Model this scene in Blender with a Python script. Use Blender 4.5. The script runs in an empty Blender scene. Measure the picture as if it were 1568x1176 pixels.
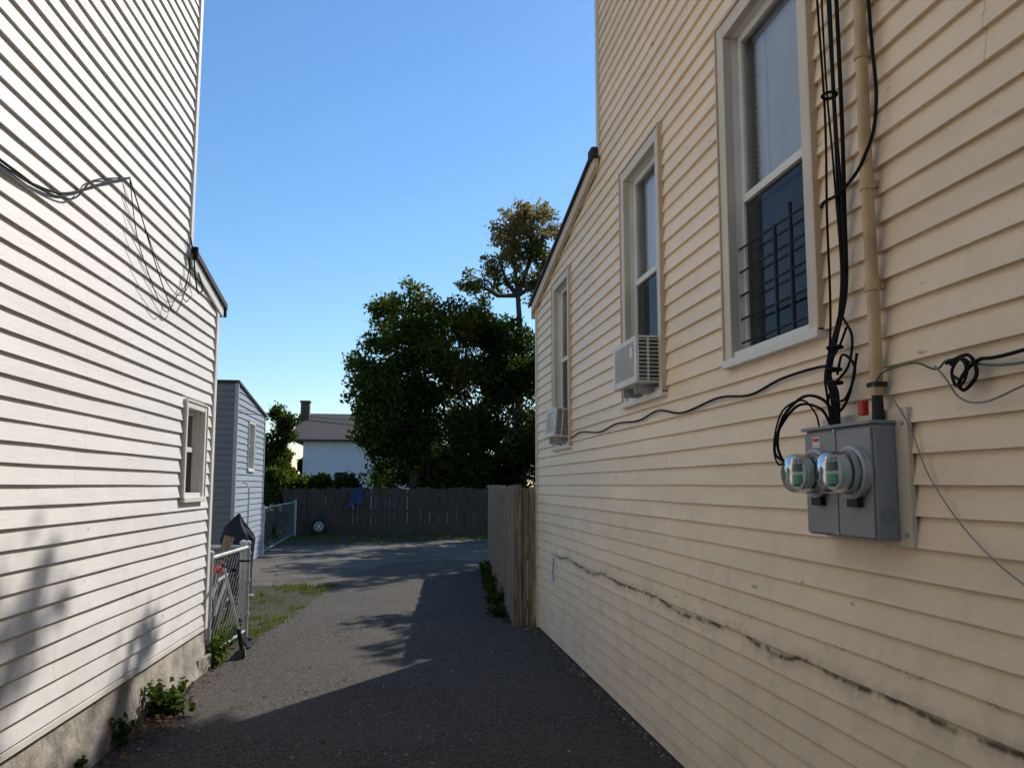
import bpy, math, random
import numpy as np
from mathutils import Vector, Matrix, Quaternion
R = math.radians
rnd = random.Random(7)
scene = bpy.context.scene
COL = scene.collection

# ------------------------------------------------------------------ materials
def new_mat(name):
    m = bpy.data.materials.new(name); m.use_nodes = True
    nt = m.node_tree
    for n in list(nt.nodes): nt.nodes.remove(n)
    out = nt.nodes.new('ShaderNodeOutputMaterial')
    return m, nt, out
def N(nt, t, **kw):
    n = nt.nodes.new(t)
    for k, v in kw.items(): setattr(n, k, v)
    return n
def L(nt, a, b): nt.links.new(a, b)
def ramp(nt, fac, stops):
    r = N(nt, 'ShaderNodeValToRGB')
    el = r.color_ramp.elements
    el[0].position = stops[0][0]; el[0].color = (*stops[0][1], 1)
    el[1].position = stops[-1][0]; el[1].color = (*stops[-1][1], 1)
    for p, c in stops[1:-1]:
        e = el.new(p); e.color = (*c, 1)
    L(nt, fac, r.inputs[0]); return r.outputs[0]
def math_n(nt, op, a, b=None, c=None):
    n = N(nt, 'ShaderNodeMath', operation=op)
    for i, v in enumerate((a, b, c)):
        if v is None: continue
        if isinstance(v, (int, float)): n.inputs[i].default_value = v
        else: L(nt, v, n.inputs[i])
    return n.outputs[0]
def mix(nt, fac, a, b, mode='MIX'):
    n = N(nt, 'ShaderNodeMix', data_type='RGBA', blend_type=mode)
    for i, v in ((0, fac), (6, a), (7, b)):
        if isinstance(v, (int, float)): n.inputs[i].default_value = v
        elif isinstance(v, tuple): n.inputs[i].default_value = (*v, 1)
        else: L(nt, v, n.inputs[i])
    return n.outputs[2]
def noise(nt, vec, scale, detail=3, rough=.55):
    n = N(nt, 'ShaderNodeTexNoise'); n.inputs['Scale'].default_value = scale
    n.inputs['Detail'].default_value = detail; n.inputs['Roughness'].default_value = rough
    L(nt, vec, n.inputs['Vector']); return n.outputs['Fac']
def coords(nt, scale=(1, 1, 1)):
    tc = N(nt, 'ShaderNodeTexCoord'); mp = N(nt, 'ShaderNodeMapping')
    mp.inputs['Scale'].default_value = scale
    L(nt, tc.outputs['Object'], mp.inputs['Vector']); return mp.outputs[0]
def mrange(nt, v, a, b, c, d):
    n = N(nt, 'ShaderNodeMapRange'); L(nt, v, n.inputs[0])
    for i, x in enumerate((a, b, c, d)): n.inputs[i+1].default_value = x
    return n.outputs[0]

def simple(name, col, rough=.6, var=.25, scale=8, metal=0, bump=.0, bscale=40, stretch=(1, 1, 1), spec=.5):
    m, nt, out = new_mat(name)
    p = N(nt, 'ShaderNodeBsdfPrincipled'); L(nt, p.outputs[0], out.inputs[0])
    v = coords(nt, stretch)
    f = noise(nt, v, scale, 4)
    lo = tuple(c*(1-var) for c in col); hi = tuple(min(1, c*(1+var)) for c in col)
    c = ramp(nt, f, [(.3, lo), (.7, hi)])
    L(nt, c, p.inputs['Base Color'])
    p.inputs['Roughness'].default_value = rough; p.inputs['Metallic'].default_value = metal
    p.inputs['Specular IOR Level'].default_value = spec
    if bump:
        b = N(nt, 'ShaderNodeBump'); b.inputs['Strength'].default_value = bump; b.inputs['Distance'].default_value = .01
        L(nt, noise(nt, v, bscale, 2), b.inputs['Height']); L(nt, b.outputs[0], p.inputs['Normal'])
    return m

def siding_mat(name, col, stain=False, dirt=(.35, .3, .24), full=True):
    m, nt, out = new_mat(name)
    p = N(nt, 'ShaderNodeBsdfPrincipled'); L(nt, p.outputs[0], out.inputs[0])
    v = coords(nt)
    vs = coords(nt, (1, .35, 3))
    f = noise(nt, vs, 2.2, 2)
    c = ramp(nt, f, [(.25, tuple(x*.9 for x in col)), (.75, col)])
    if full:
        sx = N(nt, 'ShaderNodeSeparateXYZ'); L(nt, v, sx.inputs[0])
        y, z = sx.outputs[1], sx.outputs[2]
        idx = math_n(nt, 'FLOOR', math_n(nt, 'DIVIDE', z, .2))
        wn = N(nt, 'ShaderNodeTexWhiteNoise', noise_dimensions='1D'); L(nt, idx, wn.inputs['W'])
        pos = math_n(nt, 'ADD', math_n(nt, 'DIVIDE', y, 3.66), math_n(nt, 'MULTIPLY', wn.outputs['Value'], 7.3))
        fr = math_n(nt, 'FRACT', pos)
        seam = math_n(nt, 'LESS_THAN', fr, .0009)
        c = mix(nt, math_n(nt, 'MULTIPLY', seam, .55), c, (.2, .15, .1))
        pid = math_n(nt, 'ADD', math_n(nt, 'FLOOR', pos), math_n(nt, 'MULTIPLY', idx, 13.7))
        wn2 = N(nt, 'ShaderNodeTexWhiteNoise', noise_dimensions='1D'); L(nt, pid, wn2.inputs['W'])
        tint = mrange(nt, wn2.outputs['Value'], 0, 1, .94, 1.0)
        cc = N(nt, 'ShaderNodeVectorMath', operation='SCALE'); L(nt, c, cc.inputs[0]); L(nt, tint, cc.inputs['Scale'])
        c = cc.outputs[0]
        g = noise(nt, coords(nt, (1, 1.2, 1.2)), 3.5, 5, .7)
        gm = math_n(nt, 'MULTIPLY', mrange(nt, g, .45, .78, 0, 1), mrange(nt, z, .1, 1.8, .55, .13))
        c = mix(nt, gm, c, dirt)
        sc = noise(nt, coords(nt, (1, 3, 9)), 3.0, 1, .4)
        c = mix(nt, mrange(nt, sc, .74, .80, 0, .6), c, (.3, .22, .15))
    if stain:
        w1 = noise(nt, coords(nt, (0, 1.0, 0)), 1.3, 3, .6)
        w2 = noise(nt, coords(nt, (0, 1.0, 0)), 14, 2, .6)
        zz = math_n(nt, 'ADD', math_n(nt, 'MULTIPLY', w1, .16), math_n(nt, 'MULTIPLY', w2, .025))
        d = math_n(nt, 'ABSOLUTE', math_n(nt, 'SUBTRACT', math_n(nt, 'SUBTRACT', z, .79), zz))
        core = mrange(nt, d, .003, .02, 1, 0)
        halo = mrange(nt, d, .0, .055, .4, 0)
        patch = mrange(nt, noise(nt, coords(nt, (1, 2, 2)), 6, 2), .3, .55, .1, .95)
        lim = math_n(nt, 'MULTIPLY', mrange(nt, y, 7.6, 8.1, 1, 0), patch)
        c = mix(nt, math_n(nt, 'MULTIPLY', math_n(nt, 'MAXIMUM', core, halo), lim), c, (.07, .045, .03))
        d2 = math_n(nt, 'ABSOLUTE', math_n(nt, 'SUBTRACT', math_n(nt, 'SUBTRACT', z, .93), math_n(nt, 'MULTIPLY', w2, .12)))
        c = mix(nt, math_n(nt, 'MULTIPLY', mrange(nt, d2, .001, .006, .55, 0), mrange(nt, g, .5, .62, 0, 1)), c, (.2, .13, .08))
        film = math_n(nt, 'MULTIPLY', mrange(nt, z, .05, .9, .45, 0), mrange(nt, w1, .3, .7, .4, 1))
        c = mix(nt, film, c, (.66, .57, .46))
    L(nt, c, p.inputs['Base Color'])
    p.inputs['Roughness'].default_value = .5
    p.inputs['Specular IOR Level'].default_value = .3
    b = N(nt, 'ShaderNodeBump'); b.inputs['Strength'].default_value = .3; b.inputs['Distance'].default_value = .004
    L(nt, noise(nt, coords(nt, (1, 1, 6)), 9, 1), b.inputs['Height']); L(nt, b.outputs[0], p.inputs['Normal'])
    return m

def leaf_mat(name, stops, trans=.35, tcol=(.25, .32, .03)):
    m, nt, out = new_mat(name)
    g = N(nt, 'ShaderNodeNewGeometry')
    n1 = noise(nt, coords(nt), .7, 1)
    f = math_n(nt, 'ADD', math_n(nt, 'MULTIPLY', g.outputs['Random Per Island'], .55), math_n(nt, 'MULTIPLY', n1, .5))
    c = ramp(nt, f, stops)
    p = N(nt, 'ShaderNodeBsdfDiffuse'); L(nt, c, p.inputs[0])
    t = N(nt, 'ShaderNodeBsdfTranslucent')
    L(nt, mix(nt, .5, c, tcol), t.inputs[0])
    mx = N(nt, 'ShaderNodeMixShader'); mx.inputs[0].default_value = trans
    L(nt, p.outputs[0], mx.inputs[1]); L(nt, t.outputs[0], mx.inputs[2]); L(nt, mx.outputs[0], out.inputs[0])
    return m

def glass_mat(name, tint=(.8, .85, .9), dark=0.0, ior=1.5, k=1.2, dcol=(.03, .033, .036), rough=.02):
    m, nt, out = new_mat(name)
    tr = N(nt, 'ShaderNodeBsdfTransparent'); tr.inputs[0].default_value = (*tint, 1)
    gl = N(nt, 'ShaderNodeBsdfGlossy'); gl.inputs['Roughness'].default_value = rough
    fz = N(nt, 'ShaderNodeFresnel'); fz.inputs[0].default_value = ior
    f2 = math_n(nt, 'MULTIPLY', fz.outputs[0], k)
    mx = N(nt, 'ShaderNodeMixShader'); L(nt, f2, mx.inputs[0])
    src = tr.outputs[0]
    if dark:
        df = N(nt, 'ShaderNodeBsdfDiffuse'); df.inputs[0].default_value = (*dcol, 1)
        m2 = N(nt, 'ShaderNodeMixShader'); m2.inputs[0].default_value = dark
        L(nt, tr.outputs[0], m2.inputs[1]); L(nt, df.outputs[0], m2.inputs[2]); src = m2.outputs[0]
    L(nt, src, mx.inputs[1]); L(nt, gl.outputs[0], mx.inputs[2]); L(nt, mx.outputs[0], out.inputs[0])
    return m

M = {}
M['tan'] = siding_mat('tan_vinyl', (.95, .775, .56), stain=True)
M['white'] = siding_mat('white_vinyl', (.81, .775, .745), dirt=(.42, .39, .34))
M['shadeside'] = siding_mat('shaded_grey_vinyl', (.16, .165, .18), full=False)  # front of the grey house, its shade painted into the colour
M['sunside'] = siding_mat('sunlit_grey_vinyl', (.36, .4, .45), full=False)  # same house's sun side, sunlight painted in as a paler tone
M['cream'] = simple('cream_trim', (.62, .54, .42), .5, .08, 3)
M['whitetrim'] = simple('white_trim', (.72, .70, .64), .45, .08, 4)
M['dark'] = simple('dark_interior', (.03, .03, .032), .9, .2, 3)
M['roof'] = simple('black_roofing', (.03, .03, .032), .85, .4, 30, bump=.5, bscale=90)
M['concrete'] = simple('foundation_concrete', (.31, .275, .235), .9, .5, 5, bump=.9, bscale=25)
M['wood'] = simple('weathered_wood', (.2, .155, .11), .85, .55, 6, bump=.6, bscale=30, stretch=(6, 6, .5))
M['wood_dk'] = simple('old_fence_wood', (.062, .049, .037), .9, .5, 6, bump=.6, bscale=30, stretch=(6, 6, .5))
M['bark'] = simple('bark', (.08, .065, .05), .9, .4, 8, bump=.8, bscale=20, stretch=(3, 3, .6))
M['metal'] = simple('galvanised_metal', (.42, .43, .44), .5, .2, 12, metal=.25)
M['wire'] = simple('fence_wire', (.34, .34, .34), .6, .2, 12, metal=.2)
M['meterbox'] = simple('grey_enclosure_paint', (.25, .26, .27), .45, .12, 4)
M['black'] = simple('black_cable', (.012, .012, .013), .8, .2, 10, spec=.15)
M['blackmetal'] = simple('black_painted_steel', (.015, .015, .017), .5, .2, 10, spec=.3)
M['acwhite'] = simple('ac_housing', (.66, .65, .6), .45, .1, 6)
M['acfin'] = simple('ac_fins', (.07, .07, .07), .6, .3, 20, metal=.3)
M['blind'] = simple('blind_slats', (.88, .9, .93), .5, .03, 6)
M['pipe'] = simple('painted_conduit', (.58, .39, .2), .5, .28, 6, bump=.3, bscale=30)
M['red'] = simple('red_tag', (.5, .02, .015), .5, .1, 6)
M['green'] = simple('green_label', (.02, .28, .16), .5, .1, 6)
M['label'] = simple('paper_label', (.6, .61, .59), .5, .1, 30)
M['rubber'] = simple('rubber', (.02, .02, .02), .8, .3, 10)
M['navy'] = simple('dark_cover_cloth', (.012, .015, .025), .9, .3, 6, bump=.5, bscale=12)
M['bluetarp'] = simple('blue_tarp', (.008, .025, .1), .6, .3, 6)
M['greencable'] = simple('green_wire', (.03, .12, .07), .5, .2, 6)
M['greycable'] = simple('grey_wire', (.22, .22, .22), .6, .2, 6)
M['brownroof'] = simple('shingle_roof', (.085, .07, .06), .9, .3, 20)
M['brick'] = simple('chimney_brick', (.12, .08, .06), .9, .3, 20)
M['offwall'] = simple('stucco_white', (.7, .71, .73), .8, .08, 3)
M['glass'] = glass_mat('window_glass', (.88, .94, 1.0), k=1.0)
M['screen'] = glass_mat('screened_glass', (.42, .46, .53), .5, k=.6)
M['meterglass'] = glass_mat('meter_glass', (.84, .9, .89), .1, 1.25, .7, (.6, .65, .62), .08)
M['jch'] = simple('tan_channel', (.58, .45, .31), .5, .08, 3)
M['bluemark'] = simple('blue_plastic_tie', (.03, .12, .5), .5, .1, 8)

def asphalt(name, base, hi, patch, gravel=.3, lobig=.42):
    m, nt, out = new_mat(name)
    p = N(nt, 'ShaderNodeBsdfPrincipled'); L(nt, p.outputs[0], out.inputs[0])
    v = coords(nt)
    fine = noise(nt, v, 75, 3, .8)
    mid = noise(nt, v, 14, 3, .7)
    c = ramp(nt, fine, [(.34, tuple(x*.35 for x in base)), (.5, base), (.66, hi)])
    big = noise(nt, v, .9, 5, .65)
    c2 = mix(nt, fine, tuple(x*.5 for x in patch), tuple(x*1.5 for x in patch))
    c = mix(nt, mrange(nt, big, lobig, lobig+.22, 0, .8), c, c2)
    c = mix(nt, mrange(nt, mid, .3, .7, .4, 0), c, (.02, .018, .016))
    vo = N(nt, 'ShaderNodeTexVoronoi'); vo.inputs['Scale'].default_value = 45; L(nt, v, vo.inputs['Vector'])
    sep = N(nt, 'ShaderNodeSeparateColor'); L(nt, vo.outputs['Color'], sep.inputs[0])
    peb = math_n(nt, 'MULTIPLY', mrange(nt, vo.outputs['Distance'], .12, .3, 1, 0), math_n(nt, 'GREATER_THAN', sep.outputs[0], 1-gravel))
    c = mix(nt, math_n(nt, 'MULTIPLY', peb, .6), c, (.32, .29, .25))
    L(nt, c, p.inputs['Base Color']); p.inputs['Roughness'].default_value = .88; p.inputs['Specular IOR Level'].default_value = .2
    b = N(nt, 'ShaderNodeBump'); b.inputs['Strength'].default_value = 1.0; b.inputs['Distance'].default_value = .01
    L(nt, fine, b.inputs['Height']); L(nt, b.outputs[0], p.inputs['Normal'])
    return m
M['asphalt'] = asphalt('asphalt', (.07, .06, .05), (.25, .222, .19), (.112, .098, .082), .14)
M['oldasphalt'] = asphalt('worn_asphalt', (.14, .12, .1), (.34, .3, .255), (.06, .05, .038), .5, .46)
M['ground'] = asphalt('dirt_ground', (.075, .06, .038), (.15, .125, .085), (.045, .055, .02), .3, .35)

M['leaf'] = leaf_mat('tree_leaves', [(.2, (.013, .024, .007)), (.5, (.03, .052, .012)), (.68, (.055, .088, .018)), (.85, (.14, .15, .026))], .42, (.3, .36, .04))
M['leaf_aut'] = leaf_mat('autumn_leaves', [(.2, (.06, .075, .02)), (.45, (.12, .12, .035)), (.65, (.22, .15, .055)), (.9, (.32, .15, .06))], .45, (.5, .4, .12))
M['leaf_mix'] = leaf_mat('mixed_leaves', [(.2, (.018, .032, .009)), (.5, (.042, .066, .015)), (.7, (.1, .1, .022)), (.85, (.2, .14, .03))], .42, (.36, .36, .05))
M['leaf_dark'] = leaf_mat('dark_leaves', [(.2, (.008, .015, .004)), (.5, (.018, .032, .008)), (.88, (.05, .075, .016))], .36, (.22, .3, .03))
M['grass'] = leaf_mat('grass_blades', [(.2, (.05, .065, .014)), (.5, (.1, .125, .022)), (.85, (.26, .21, .05))], .3)
M['weed'] = leaf_mat('weed_leaves', [(.2, (.02, .045, .01)), (.5, (.045, .09, .018)), (.85, (.1, .15, .03))], .3)
M['dead'] = leaf_mat('dead_leaves', [(.2, (.06, .03, .015)), (.5, (.15, .08, .04)), (.85, (.3, .2, .11))], .15, (.3, .15, .05))

# ------------------------------------------------------------------ mesh helpers
class B:
    def __init__(s): s.v = []; s.f = []
    def quad(s, a, b, c, d):
        n = len(s.v); s.v += [a, b, c, d]; s.f.append((n, n+1, n+2, n+3))
    def box(s, x0, x1, y0, y1, z0, z1, mt=None):
        n = len(s.v)
        P = [(x0,y0,z0),(x1,y0,z0),(x1,y1,z0),(x0,y1,z0),(x0,y0,z1),(x1,y0,z1),(x1,y1,z1),(x0,y1,z1)]
        if mt is not None: P = [tuple(mt @ Vector(p)) for p in P]
        s.v += P
        s.f += [(n,n+3,n+2,n+1),(n+4,n+5,n+6,n+7),(n,n+1,n+5,n+4),(n+1,n+2,n+6,n+5),(n+2,n+3,n+7,n+6),(n+3,n,n+4,n+7)]
        return s
    def prism(s, poly, z0, z1):
        n = len(s.v); k = len(poly)
        s.v += [(x, y, z0) for x, y in poly] + [(x, y, z1) for x, y in poly]
        s.f.append(tuple(range(n+k-1, n-1, -1))); s.f.append(tuple(range(n+k, n+2*k)))
        for i in range(k): j = (i+1) % k; s.f.append((n+i, n+j, n+k+j, n+k+i))
        return s
    def tube(s, pts, rad, sides=6, cap=True):
        pts = [Vector(p) for p in pts]
        if not hasattr(rad, '__len__'): rad = [rad]*len(pts)
        n0 = len(s.v); up = None
        for i, p in enumerate(pts):
            d = (pts[min(i+1, len(pts)-1)] - pts[max(i-1, 0)])
            if d.length < 1e-9: d = Vector((0, 0, 1))
            d.normalize()
            if up is None: up = Vector((0, 0, 1)) if abs(d.z) < .9 else Vector((1, 0, 0))
            a = d.cross(up)
            if a.length < 1e-6: a = d.cross(Vector((.3, 1, .2)))
            a.normalize(); b = a.cross(d).normalized(); up = b
            for k in range(sides):
                t = 2*math.pi*k/sides
                s.v.append(tuple(p + (a*math.cos(t) + b*math.sin(t))*rad[i]))
        for i in range(len(pts)-1):
            for k in range(sides):
                k2 = (k+1) % sides; q = n0+i*sides
                s.f.append((q+k, q+k2, q+sides+k2, q+sides+k))
        if cap:
            s.f.append(tuple(n0+k for k in range(sides))[::-1])
            q = n0+(len(pts)-1)*sides; s.f.append(tuple(q+k for k in range(sides)))
        return s
    def torus(s, c, axis, R0, r, seg=24, sides=8, arc=(0, 2*math.pi)):
        ax = Vector(axis).normalized(); u = ax.orthogonal().normalized(); w = ax.cross(u)
        pts = [Vector(c)+(u*math.cos(t)+w*math.sin(t))*R0 for t in np.linspace(arc[0], arc[1], seg+1)]
        return s.tube(pts, r, sides)
def empty(name, loc=(0,0,0), rz=0):
    e = bpy.data.objects.new(name, None); e.location = loc; e.rotation_euler = (0,0,rz); COL.objects.link(e); return e
def obj(name, b, mat, parent=None, smooth=False, bevel=0):
    me = bpy.data.meshes.new(name); me.from_pydata(b.v, [], b.f); me.update()
    me.materials.append(mat)
    if smooth:
        me.polygons.foreach_set('use_smooth', [True]*len(me.polygons))
        try: me.set_sharp_from_angle(angle=R(40))
        except Exception: pass
    o = bpy.data.objects.new(name, me); COL.objects.link(o)
    if parent: o.parent = parent
    if bevel:
        md = o.modifiers.new('bev', 'BEVEL'); md.width = bevel; md.segments = 2; md.limit_method = 'ANGLE'
    return o
def cable(name, pts, r, mat, parent=None):
    P = [Vector(p) for p in pts]; P = [P[0]*2-P[1]]+P+[P[-1]*2-P[-2]]
    out = []
    for i in range(1, len(P)-2):
        for t in np.linspace(0, 1, 9)[:-1]:
            a, b_, c, d = P[i-1], P[i], P[i+1], P[i+2]
            out.append(.5*((2*b_)+(c-a)*t+(2*a-5*b_+4*c-d)*t*t+(3*b_-a-3*c+d)*t**3))
    out.append(P[-2])
    return obj(name, B().tube(out, r, 6), mat, parent, smooth=True)

def leaf_cloud(name, cen, size, mat, parent=None, flat=0.0, aspect=.6, seed=1):
    g = np.random.default_rng(seed); n = len(cen)
    a = g.normal(size=(n, 3)); a[:, 2] *= (1-flat); a /= np.linalg.norm(a, axis=1)[:, None]
    t = g.normal(size=(n, 3)); t[:, 2] *= (1-flat); b = t-(t*a).sum(1)[:, None]*a; b /= np.linalg.norm(b, axis=1)[:, None]
    nr = np.cross(a, b)
    s = size*g.uniform(.55, 1.35, n)[:, None]
    V = np.stack([cen-a*s*.5, cen+b*s*aspect*.5+nr*s*.1-a*s*.08, cen+a*s*.5, cen-b*s*aspect*.5+nr*s*.1-a*s*.08], 1).reshape(-1, 3)
    me = bpy.data.meshes.new(name)
    me.vertices.add(4*n); me.vertices.foreach_set('co', V.astype(np.float32).ravel())
    me.loops.add(4*n); me.loops.foreach_set('vertex_index', np.arange(4*n, dtype=np.int32))
    me.polygons.add(n); me.polygons.foreach_set('loop_start', np.arange(0, 4*n, 4, dtype=np.int32))
    me.update(calc_edges=True); me.validate(); me.materials.append(mat)
    o = bpy.data.objects.new(name, me); COL.objects.link(o)
    if parent: o.parent = parent
    return o

def tree(name, base, trunk_h, r0, lobes, mat, leaf=.13, seed=1, lean=(0, 0)):
    g = np.random.default_rng(seed); e = empty(name)
    bx, by = base; tb = B()
    tr = []
    for i, t in enumerate(np.linspace(0, 1, 7)):
        tr.append(Vector((bx+lean[0]*t+g.normal()*.05*(i > 0), by+lean[1]*t+g.normal()*.05*(i > 0), trunk_h*t-.05*(i == 0))))
    tb.tube(tr, [r0*(1.25 if i == 0 else 1-.6*i/6) for i in range(7)], 10)
    groups = {}
    for lb in lobes:
        cx, cy, cz, rx, ry, rz, nc, nl, cr = lb[:9]; mt = lb[9] if len(lb) > 9 else mat
        root = min(tr, key=lambda p: (p-Vector((cx, cy, cz-rz*.8))).length)
        hub = Vector((cx, cy, cz-rz*.25))
        mid = (root+hub)/2+Vector(g.normal(size=3)*.15)
        tb.tube([root, mid, hub, Vector((cx, cy, cz+rz*.5))], [r0*.45, r0*.33, r0*.22, r0*.06], 7)
        for k in range(nc):
            d = g.normal(size=3); d /= np.linalg.norm(d)
            rr = g.uniform(.1, 1)**.5
            c = np.array([cx+d[0]*rx*rr, cy+d[1]*ry*rr, cz+d[2]*rz*rr])
            if c[2] < .3: c[2] = .3
            cr_ = cr*g.uniform(.45, 1.3)
            st = mid.lerp(hub, g.uniform(0, 1)) if g.uniform() < .4 else hub.lerp(Vector((cx, cy, cz+rz*.5)), g.uniform(0, 1))
            cv = Vector(c); mm = (st+cv)/2+Vector(g.normal(size=3)*.12)
            tb.tube([st, mm, cv], [r0*.12, r0*.07, r0*.02+.004], 4)
            m_ = int(nl*(cr_/cr)**2)
            q = g.normal(size=(m_, 3)); q /= np.linalg.norm(q, axis=1)[:, None]
            q *= (g.uniform(0, 1, m_)**.5)[:, None]*cr_*np.array([1, 1, .72])
            groups.setdefault(mt, []).append(c+q+g.normal(size=(m_, 3))*.07)
    obj('trunk_and_limbs', tb, M['bark'], e, smooth=True)
    for i, (mt, cs) in enumerate(groups.items()):
        leaf_cloud('foliage_%d' % i, np.concatenate(cs), leaf, M[mt], e, seed=seed+i)
    return e

# ------------------------------------------------------------------ siding wall
CO = .1
def siding(name, x0, n, smin, smax, ztop, holes, mat, parent, zb=.02, seed=3, co=CO, axis='y'):
    g = random.Random(seed); b = B()
    zs = {round(zb, 4), round(ztop, 4)}
    k = math.floor(zb/co)
    while k*co < ztop:
        if k*co > zb: zs.add(round(k*co, 4))
        k += 1
    for h in holes: zs.add(round(h[2], 4)); zs.add(round(h[3], 4))
    zs = sorted(z for z in zs if zb <= z <= ztop)
    jit = {}
    def J(ci, i):
        if (ci, i) not in jit: jit[(ci, i)] = (g.uniform(-.0022, .0022), g.uniform(-.0022, .0022))
        return jit[(ci, i)]
    def P(s, z, ci, off, edge=False):
        i = int(round(s/.55)); a = J(ci, i)
        zz = z+(a[1] if edge else 0)
        return (x0+n*(off+a[0]), s, zz) if axis == 'y' else (s, x0+n*(off+a[0]), zz)
    for za, zc in zip(zs[:-1], zs[1:]):
        if zc-za < 1e-4: continue
        ci = math.floor((za+1e-5)/co); z0 = ci*co
        oa = .018*(1-(za-z0)/co)+.002; ob = .018*(1-(zc-z0)/co)+.002
        lip = abs(za-z0) < 1e-4
        cut = sorted((h[0], h[1]) for h in holes if h[2] <= za+1e-5 and h[3] >= zc-1e-5)
        iv = []; cur = smin
        for c0, c1 in cut: iv.append((cur, c0, False)); cur = c1
        iv.append((cur, None, True))
        for s0, s1, last in iv:
            ea = s1 if not last else smax(za); eb = s1 if not last else smax(zc)
            m_ = max(1, int((ea-s0)/.55))
            for i in range(m_):
                a0 = s0+(ea-s0)*i/m_; a1 = s0+(ea-s0)*(i+1)/m_
                b0 = s0+(eb-s0)*i/m_; b1 = s0+(eb-s0)*(i+1)/m_
                q = [P(a0, za, ci, oa, lip), P(a1, za, ci, oa, lip), P(b1, zc, ci, ob), P(b0, zc, ci, ob)]
                if n < 0: q = q[::-1]
                b.quad(*q)
                if lip:
                    u = [P(a0, za, ci-1, -.006), P(a1, za, ci-1, -.006), P(a1, za, ci, oa, True), P(a0, za, ci, oa, True)]
                    b.quad(*u)
    return obj(name, b, mat, parent)

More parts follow.
